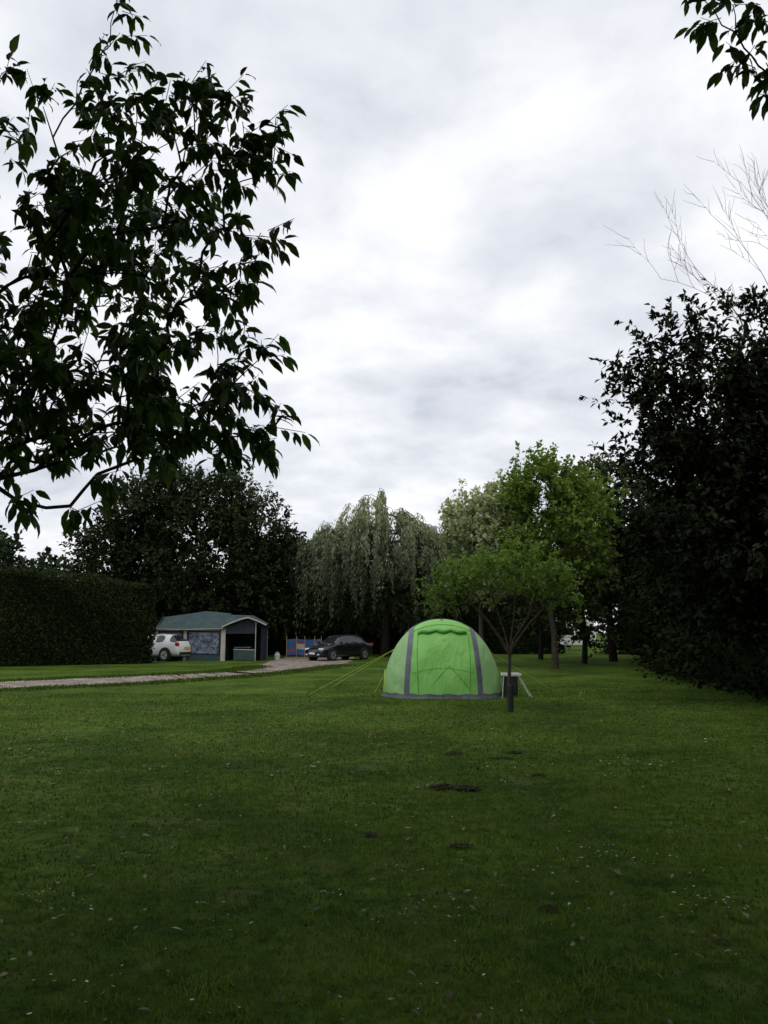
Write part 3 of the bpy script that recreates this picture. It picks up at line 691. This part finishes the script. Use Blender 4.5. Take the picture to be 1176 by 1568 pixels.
tube_obj("vent_toggle",[(p1[0]-.05,p1[1]-.02,p1[2]+.03),(p1[0],p1[1]-.04,p1[2]-.02),(p1[0]+.05,p1[1]-.02,p1[2]+.03)],.008,blackp,tent)
def guy(a,b_):
    tube_obj("guy_line",[a,b_],.004,lime,tent,4)
    tube_obj("peg",[(b_[0],b_[1],0),(b_[0]+.02,b_[1],.10)],.007,blackp,tent,5)
a=tsurf(-.62,.95,.02); guy(a,(-3.3,-.9,.05)); a=tsurf(-.62,2.2,.02); guy(a,(-3.0,1.6,.05))
guy(tsurf(-.90,.9,.02),(-1.7,-.9,.05)); guy(tsurf(.62,2.2,.02),(3.0,1.6,.05)); guy(tsurf(.9,.9,.02),(1.85,-.3,.05))
guy(tsurf(.0,2.4,.02),(.1,3.3,.05))

# ------------------------------------------------------------------ camping stand beside the tent
wp=noise_mat("white_plastic",(.62,.63,.64),(.75,.76,.77),6,.4)
navy=noise_mat("navy_plastic",(.010,.013,.022),(.022,.027,.040),6,.45)
st=empty("camping_stand",(3.12,20.0,0))
box("tray_top",(0,0,.52),(.46,.34,.035),wp,st,bev=.01); box("tray_rim",(0,-.175,.555),(.46,.012,.04),wp,st)
box("tray_rim_back",(0,.175,.555),(.46,.012,.04),wp,st)
box("storage_box",(-.02,0,.265),(.34,.27,.44),navy,st,bev=.03); box("box_lid",(-.02,0,.492),(.36,.29,.015),navy,st)
for sy in (-.16,.16):
    tube_obj("leg",[(.18,sy,.50),(.48,sy,.0)],.011,wp,st); tube_obj("leg",[(-.2,sy,.50),(-.24,sy,.0)],.011,wp,st)
tube_obj("cross_bar",[(.40,-.16,.13),(.40,.16,.13)],.009,wp,st)
tp=empty("tent_peg_marker",(4.75,19.8,0)); tube_obj("stake",[(0,0,0),(.01,0,.12)],.006,beige_p:=noise_mat("peg_plastic",(.35,.36,.34),(.45,.46,.44),9,.6),tp); tube_obj("hook",[(.01,0,.12),(.04,0,.13),(.05,0,.10)],.006,beige_p,tp)

# ------------------------------------------------------------------ cars
glass,nt_,b_g=new_mat("car_glass"); b_g.inputs["Base Color"].default_value=(.015,.018,.02,1); b_g.inputs["Roughness"].default_value=.06; b_g.inputs["Specular IOR Level"].default_value=.7
tyre=noise_mat("tyre",(.012,.012,.012),(.025,.025,.025),20,.85); alloy=noise_mat("alloy",(.4,.4,.42),(.55,.55,.57),6,.3,metal=.7)
redl=noise_mat("tail_lamp",(.35,.01,.01),(.5,.02,.02),8,.2); lampm=noise_mat("head_lamp",(.55,.57,.6),(.75,.77,.8),8,.12); chrome=noise_mat("chrome",(.5,.5,.52),(.6,.6,.62),5,.15,metal=.9)
platew=noise_mat("plate_white",(.65,.65,.62),(.72,.72,.7),5,.5); platey=noise_mat("plate_yellow",(.62,.48,.05),(.7,.55,.08),5,.5)
def paint(name,c):
    m=noise_mat(name,tuple(v*.95 for v in c),c,1.5,.28,spec=.5); m.node_tree.nodes["Principled BSDF"].inputs["Coat Weight"].default_value=.6
    return m
def car(name,loc,rot,body,st,wr,wx,wbw):
    root=empty(name,loc,rot); vs=[];fs=[];mi=[]
    for (x,zb,zl,zt,w_,wt,g_) in st:
        half=[(0,zb),(w_*.88,zb),(w_*.985,zb+.16),(w_,(zb+zl)*.5+.05),(w_*.965,zl),(wt,max(zl+.01,zt-.05)),(wt*.86,zt),(0,zt+.015)]
        ring=[(x,-a,b_) for a,b_ in half]+[(x,a,b_) for a,b_ in half[-2:0:-1]]
        vs+=ring
    R_=len(ring)
    for k in range(len(st)-1):
        gk=st[k][6]
        for q in range(R_):
            a=k*R_+q; b_=k*R_+(q+1)%R_
            fs.append((a,b_,b_+R_,a+R_))
            seg=q if q<7 else (R_-1-q)
            isg=(gk==1 and seg==4) or (gk==2 and seg in (5,6,4))
            mi.append(1 if isg else 0)
    fs.append(tuple(range(R_-1,-1,-1))); mi.append(0); e0=(len(st)-1)*R_; fs.append(tuple(range(e0,e0+R_))); mi.append(0)
    o_=pmesh("body",vs,fs,[body,glass],mi,root,True)
    import bmesh
    bm=bmesh.new(); bm.from_mesh(o_.data); bmesh.ops.recalc_face_normals(bm,faces=bm.faces)
    cl=bm.edges.layers.float.get('crease_edge') or bm.edges.layers.float.new('crease_edge')
    for e_ in bm.edges:
        ms={f.material_index for f in e_.link_faces}
        if len(ms)>1: e_[cl]=.8
    bm.to_mesh(o_.data); bm.free()
    sb=o_.modifiers.new("s",'SUBSURF'); sb.levels=2; sb.render_levels=2
    for k,x in enumerate(wx):
        for sy in (-1,1):
            yy=sy*(wbw-.08)
            for nm,rr,th,mt,of in (("wheel_arch",wr*1.18,.20,tyre,.0),("tyre",wr,.20,tyre,.025),("rim",wr*.66,.02,alloy,.125),("rim_hub",wr*.16,.02,tyre,.14)):
                K=24; v2=[];f2=[]
                for s2 in (-1,1):
                    for q in range(K):
                        an=q/K*2*math.pi; v2.append((math.cos(an)*rr,s2*th/2,math.sin(an)*rr))
                for q in range(K): f2.append((q,(q+1)%K,K+(q+1)%K,K+q))
                f2.append(tuple(range(K-1,-1,-1))); f2.append(tuple(range(K,2*K)))
                ob=pmesh(nm,v2,f2,mt,None,root); ob.location=(x,yy+sy*of,wr+(.02 if nm=="wheel_arch" else 0))
            for q in range(5):
                an=q/5*2*math.pi
                box("spoke_gap",(x+math.cos(an)*wr*.42,yy+sy*.137,wr+math.sin(an)*wr*.42),(wr*.26,.004,wr*.16),tyre,root,rot=(0,-an,0))
    return root
hst=[(2.03,.34,.50,.55,.60,.52,0),(1.96,.22,.62,.70,.76,.64,0),(1.5,.20,.82,.88,.86,.72,0),(.98,.20,.90,.96,.88,.74,2),(.25,.20,.93,1.38,.88,.62,0),(.17,.20,.93,1.40,.88,.62,1),(-.42,.20,.95,1.46,.88,.62,0),(-.50,.20,.95,1.46,.88,.62,1),(-1.15,.20,.99,1.42,.87,.60,0),(-1.45,.22,1.02,1.38,.86,.58,2),(-1.93,.26,1.0,1.05,.82,.68,0),(-2.03,.30,.72,.80,.78,.66,0),(-2.06,.34,.55,.60,.70,.6,0)]
wc=car("parked_car",(-12.35,44.3,0),math.radians(152),paint("white_paint",(.78,.79,.80)),hst,.33,(1.28,-1.28),.885)
for sy in (-1,1):
    box("tail_lamp",(-1.95,sy*.69,.90),(.16,.20,.20),redl,wc,bev=.03); box("head_lamp",(1.86,sy*.6,.66),(.2,.26,.14),lampm,wc,bev=.04); box("mirror",(.75,sy*.98,1.0),(.12,.18,.12),tyre,wc,bev=.03)
    box("door_handle",(-.25,sy*.885,.86),(.18,.02,.03),tyre,wc); box("side_sill",(0,sy*.86,.24),(1.9,.06,.08),tyre,wc)
box("number_plate",(-2.075,0,.70),(.02,.5,.12),platey,wc); box("bumper_trim",(-2.06,0,.42),(.06,1.2,.14),tyre,wc,bev=.02)
sst=[(2.25,.34,.48,.54,.62,.54,0),(2.18,.2,.60,.68,.78,.66,0),(1.7,.18,.76,.82,.87,.74,0),(1.05,.18,.88,.94,.89,.74,2),(.30,.18,.92,1.36,.89,.62,0),(.22,.18,.92,1.38,.89,.62,1),(-.40,.18,.93,1.43,.89,.63,0),(-.50,.18,.93,1.43,.89,.63,1),(-1.15,.18,.94,1.40,.88,.62,0),(-1.25,.18,.94,1.38,.88,.62,2),(-1.75,.2,.95,1.02,.87,.68,0),(-2.2,.24,.9,.97,.82,.68,0),(-2.28,.34,.6,.66,.74,.62,0)]
bc=car("parked_car",(-2.5,45.0,0),math.radians(228),paint("dark_paint",(.006,.007,.012)),sst,.32,(1.4,-1.35),.895)
bc.scale=(.9,.9,.97)
for sy in (-1,1):
    box("head_lamp",(2.10,sy*.60,.64),(.16,.32,.13),lampm,bc,bev=.04); box("tail_lamp",(-2.2,sy*.68,.85),(.14,.24,.18),redl,bc,bev=.03); box("mirror",(.8,sy*.99,.98),(.12,.18,.12),tyre,bc,bev=.03); box("fog_lamp",(2.22,sy*.5,.36),(.06,.16,.07),lampm,bc)
box("grille",(2.235,0,.56),(.05,.62,.10),chrome,bc,bev=.01); box("number_plate",(2.29,0,.42),(.02,.5,.11),platew,bc)

# ------------------------------------------------------------------ trailer tent with awning
teal=cloth("canvas_teal",(.030,.058,.062),(.048,.080,.084),.05,.8); beige=cloth("canvas_beige",(.44,.41,.35),(.54,.51,.45),.1,.8)
navyc=cloth("canvas_navy",(.015,.022,.036),(.022,.033,.050),.05,.8); 
m,nt,b=new_mat("awning_window"); N=nt.nodes; L=nt.links; tc=N.new("ShaderNodeTexCoord")
c=ramp(gn(3.5,6,.7),.42,(.028,.040,.066),.60,(.19,.23,.31)); L.new(c,b.inputs["Base Color"]); b.inputs["Roughness"].default_value=.2  # grey-blue mottling paints reflection and suggested contents into the pane
winm=m
tt=empty("trailer_tent",(-12.3,43.6,0))
def quad(name,pts,mat): return pmesh(name,pts,[tuple(range(len(pts)))],mat,None,tt)
quad("front_wall_left",[(.05,0,0),(1.5,0,0),(1.5,0,1.72),(.05,0,1.72)],navyc)
quad("front_wall_right",[(1.62,0,0),(3.55,0,0),(3.55,0,1.72),(1.62,0,1.72)],navyc)
box("corner_strip",(.02,-.01,.86),(.14,.04,1.72),beige,tt); box("wall_strip",(1.56,-.01,.86),(.16,.04,1.72),beige,tt); box("wall_strip",(3.62,-.01,.86),(.24,.04,1.72),beige,tt)
box("top_strip",(1.8,-.01,1.655),(3.3,.036,.09),beige,tt)
quad("window",[(1.78,-.03,.42),(3.38,-.03,.36),(3.38,-.03,1.50),(1.78,-.03,1.52)],winm)
quad("window",[(.22,-.03,.7),(1.36,-.03,.7),(1.36,-.03,1.5),(.22,-.03,1.5)],winm)
quad("lower_panel",[(1.66,-.03,.0),(3.5,-.03,.0),(3.5,-.03,.30),(1.66,-.03,.34)],teal)
quad("left_wall",[(0,0,0),(0,2.8,0),(0,2.8,1.72),(0,1.4,2.5),(0,0,1.72)],navyc); quad("back_wall",[(0,2.8,0),(5.6,2.8,0),(5.6,2.8,1.72),(0,2.8,1.72)],navyc)
def roof(name,x0,x1,y0,ym,y1,ze,zr,sag,mat):
    vs=[];fs=[];nx=14
    for i_ in range(nx+1):
        u=i_/nx; x=x0+(x1-x0)*u
        prof=[(y0-.15,ze(u)-.06)]+[(y0+(ym-y0)*q/3,ze(u)+(zr(u)-ze(u))*q/3-(.05 if 0<q<3 else 0)) for q in range(0,4)]+[(ym+(y1-ym)*q/3,zr(u)+(ze(u)-zr(u))*q/3) for q in range(1,4)]
        for (y_,z_) in prof: vs.append((x,y_,z_-sag*math.sin(u*math.pi)))
    k=len(prof)
    for i_ in range(nx):
        for q in range(k-1): a=i_*k+q; fs.append((a,a+1,a+k+1,a+k))
    return pmesh(name,vs,fs,mat,None,tt,False)
roof("roof",-.1,3.75,0,1.4,2.8,lambda u:1.76,lambda u:2.35+.37*min(1,u*1.6)-.22*max(0,u-.65)*2,.03,teal)
vs=[(3.6,-.12,1.82),(5.0,-.35,2.30),(5.95,-.25,1.92),(3.6,1.4,2.50),(5.0,1.4,2.45),(5.85,1.4,2.0),(3.6,2.8,1.8),(5.0,2.8,1.8),(5.8,2.8,1.75)]
pmesh("porch_canopy",vs,[(0,1,4,3),(1,2,5,4),(3,4,7,6),(4,5,8,7)],teal,None,tt)
tube_obj("canopy_piping",[(3.55,-.14,1.80),(4.1,-.25,2.03),(4.6,-.33,2.22),(5.0,-.36,2.30),(5.5,-.3,2.12),(5.97,-.26,1.90)],.04,beige,tt)
tube_obj("roof_edge_piping",[(-.1,-.17,1.70),(1.8,-.17,1.67),(3.6,-.17,1.72)],.02,beige,tt)
for x_,y_,zt in ((5.4,-.2,2.1),(5.6,2.75,1.8)): tube_obj("porch_pole",[(x_,y_,0),(x_,y_,zt)],.022,beige,tt)
quad("porch_side",[(5.6,.3,0),(5.6,2.8,0),(5.6,2.8,1.75),(5.6,.3,1.9)],navyc); quad("porch_screen",[(4.2,-.05,.05),(5.4,-.05,.05),(5.4,-.05,.58),(4.2,-.05,.62)],teal)
quad("screen_edge",[(4.2,-.06,.60),(5.4,-.06,.57),(5.4,-.06,.61),(4.2,-.06,.64)],beige)
quad("inner_wall",[(3.7,.1,0),(3.7,2.7,0),(3.7,2.7,2.0),(3.7,.1,1.8)],navyc)
quad("porch_front_upper",[(3.75,-.04,1.45),(5.4,-.04,1.45),(5.4,-.04,2.05),(5.0,-.06,2.22),(3.75,-.04,1.80)],navyc)
box("table",(4.5,1.2,.7),(.9,.5,.04),beige,tt); 
for dx in (-.4,.4): tube_obj("table_leg",[(4.5+dx,1.2,0),(4.5+dx,1.2,.68)],.015,blackp,tt)

# windbreak
blue=cloth("windbreak_blue",(.025,.07,.20),(.04,.10,.27),.15); redc=cloth("windbreak_red",(.22,.04,.03),(.30,.06,.04),.15); yc=cloth("windbreak_white",(.35,.35,.30),(.42,.42,.35),.15)
wb=empty("windbreak",(-5.6,46.5,0))
woodp=noise_mat("pole_wood",(.3,.2,.1),(.4,.28,.15),12,.7)
xsw=[0,.55,1.05,1.6,2.0]; ysw=[0,.15,-.05,.12,0]
vs=[];fs=[];mi=[]
rows=[.22,.42,.55,.85,.97,1.12]
for k in range(5):
    for z_ in rows: vs.append((xsw[k],ysw[k],z_+.03*math.sin(k*2)))
for k in range(4):
    for q in range(5): a=k*6+q; fs.append((a,a+6,a+7,a+1)); mi.append([0,1,0,0,0][q] if k%2==0 else [0,0,2,1,0][q])
pmesh("cloth",vs,fs,[blue,redc,yc],mi,wb)
for k in range(5): tube_obj("pole",[(xsw[k],ysw[k]-.02,0),(xsw[k],ysw[k]-.02,1.3)],.018,woodp,wb)
bu=empty("water_container",(-5.9,44.8,0)); tube_obj("body",[(0,0,0),(0,0,.02),(0,0,.28),(0,0,.34),(0,0,.38)],[.02,.15,.16,.1,.04],beige,bu,12); tube_obj("handle",[(-.1,0,.33),(-.08,0,.43),(.08,0,.43),(.1,0,.33)],.012,wp,bu)

# white form made up to give the bright spots between far trees
cv=empty("added_caravan",(15.0,68,0),math.radians(8)); prof=[(-2.4,.45),(-2.55,1.1),(-2.3,2.3),(-1.9,2.55),(1.9,2.55),(2.4,2.2),(2.6,1.2),(2.4,.45)]
vs=[(x,-1.05,z) for x,z in prof]+[(x,1.05,z) for x,z in prof]; fs=[tuple(range(8)),tuple(range(15,7,-1))]+[(q,q+8,(q+1)%8+8,(q+1)%8) for q in range(8)]
pmesh("shell",vs,fs,paint("caravan_white",(.7,.7,.68)),None,cv)
for x_ in (-1.5,0.1,1.6): box("window",(x_,-1.06,1.55),(.9,.02,.55),glass,cv)
tube_obj("wheel",[(0,-1.07,.33),(0,-.85,.33)],.33,tyre,cv,16); tube_obj("wheel",[(0,1.07,.33),(0,.85,.33)],.33,tyre,cv,16)
tube_obj("wheel_cap",[(0,-1.08,.33),(0,-1.07,.33)],[.01,.2],alloy,cv,16); tube_obj("tow_bar",[(2.3,0,.45),(3.5,0,.45)],.05,blackp,cv)
tube_obj("jockey_wheel",[(3.3,0,.0),(3.3,0,.6)],.04,blackp,cv)

# ------------------------------------------------------------------ camera
cam=bpy.data.cameras.new("camera"); co=link(bpy.data.objects.new("camera",cam))
cam.sensor_fit='VERTICAL'; cam.sensor_height=24; cam.lens=24*1221/1568
co.location=(0,0,1.6); co.rotation_euler=(math.radians(90+8.48),0,0)
cam.clip_start=.05; cam.clip_end=2000
scene.camera=co
scene.view_settings.view_transform='Standard'; scene.view_settings.look='None'; scene.view_settings.exposure=0
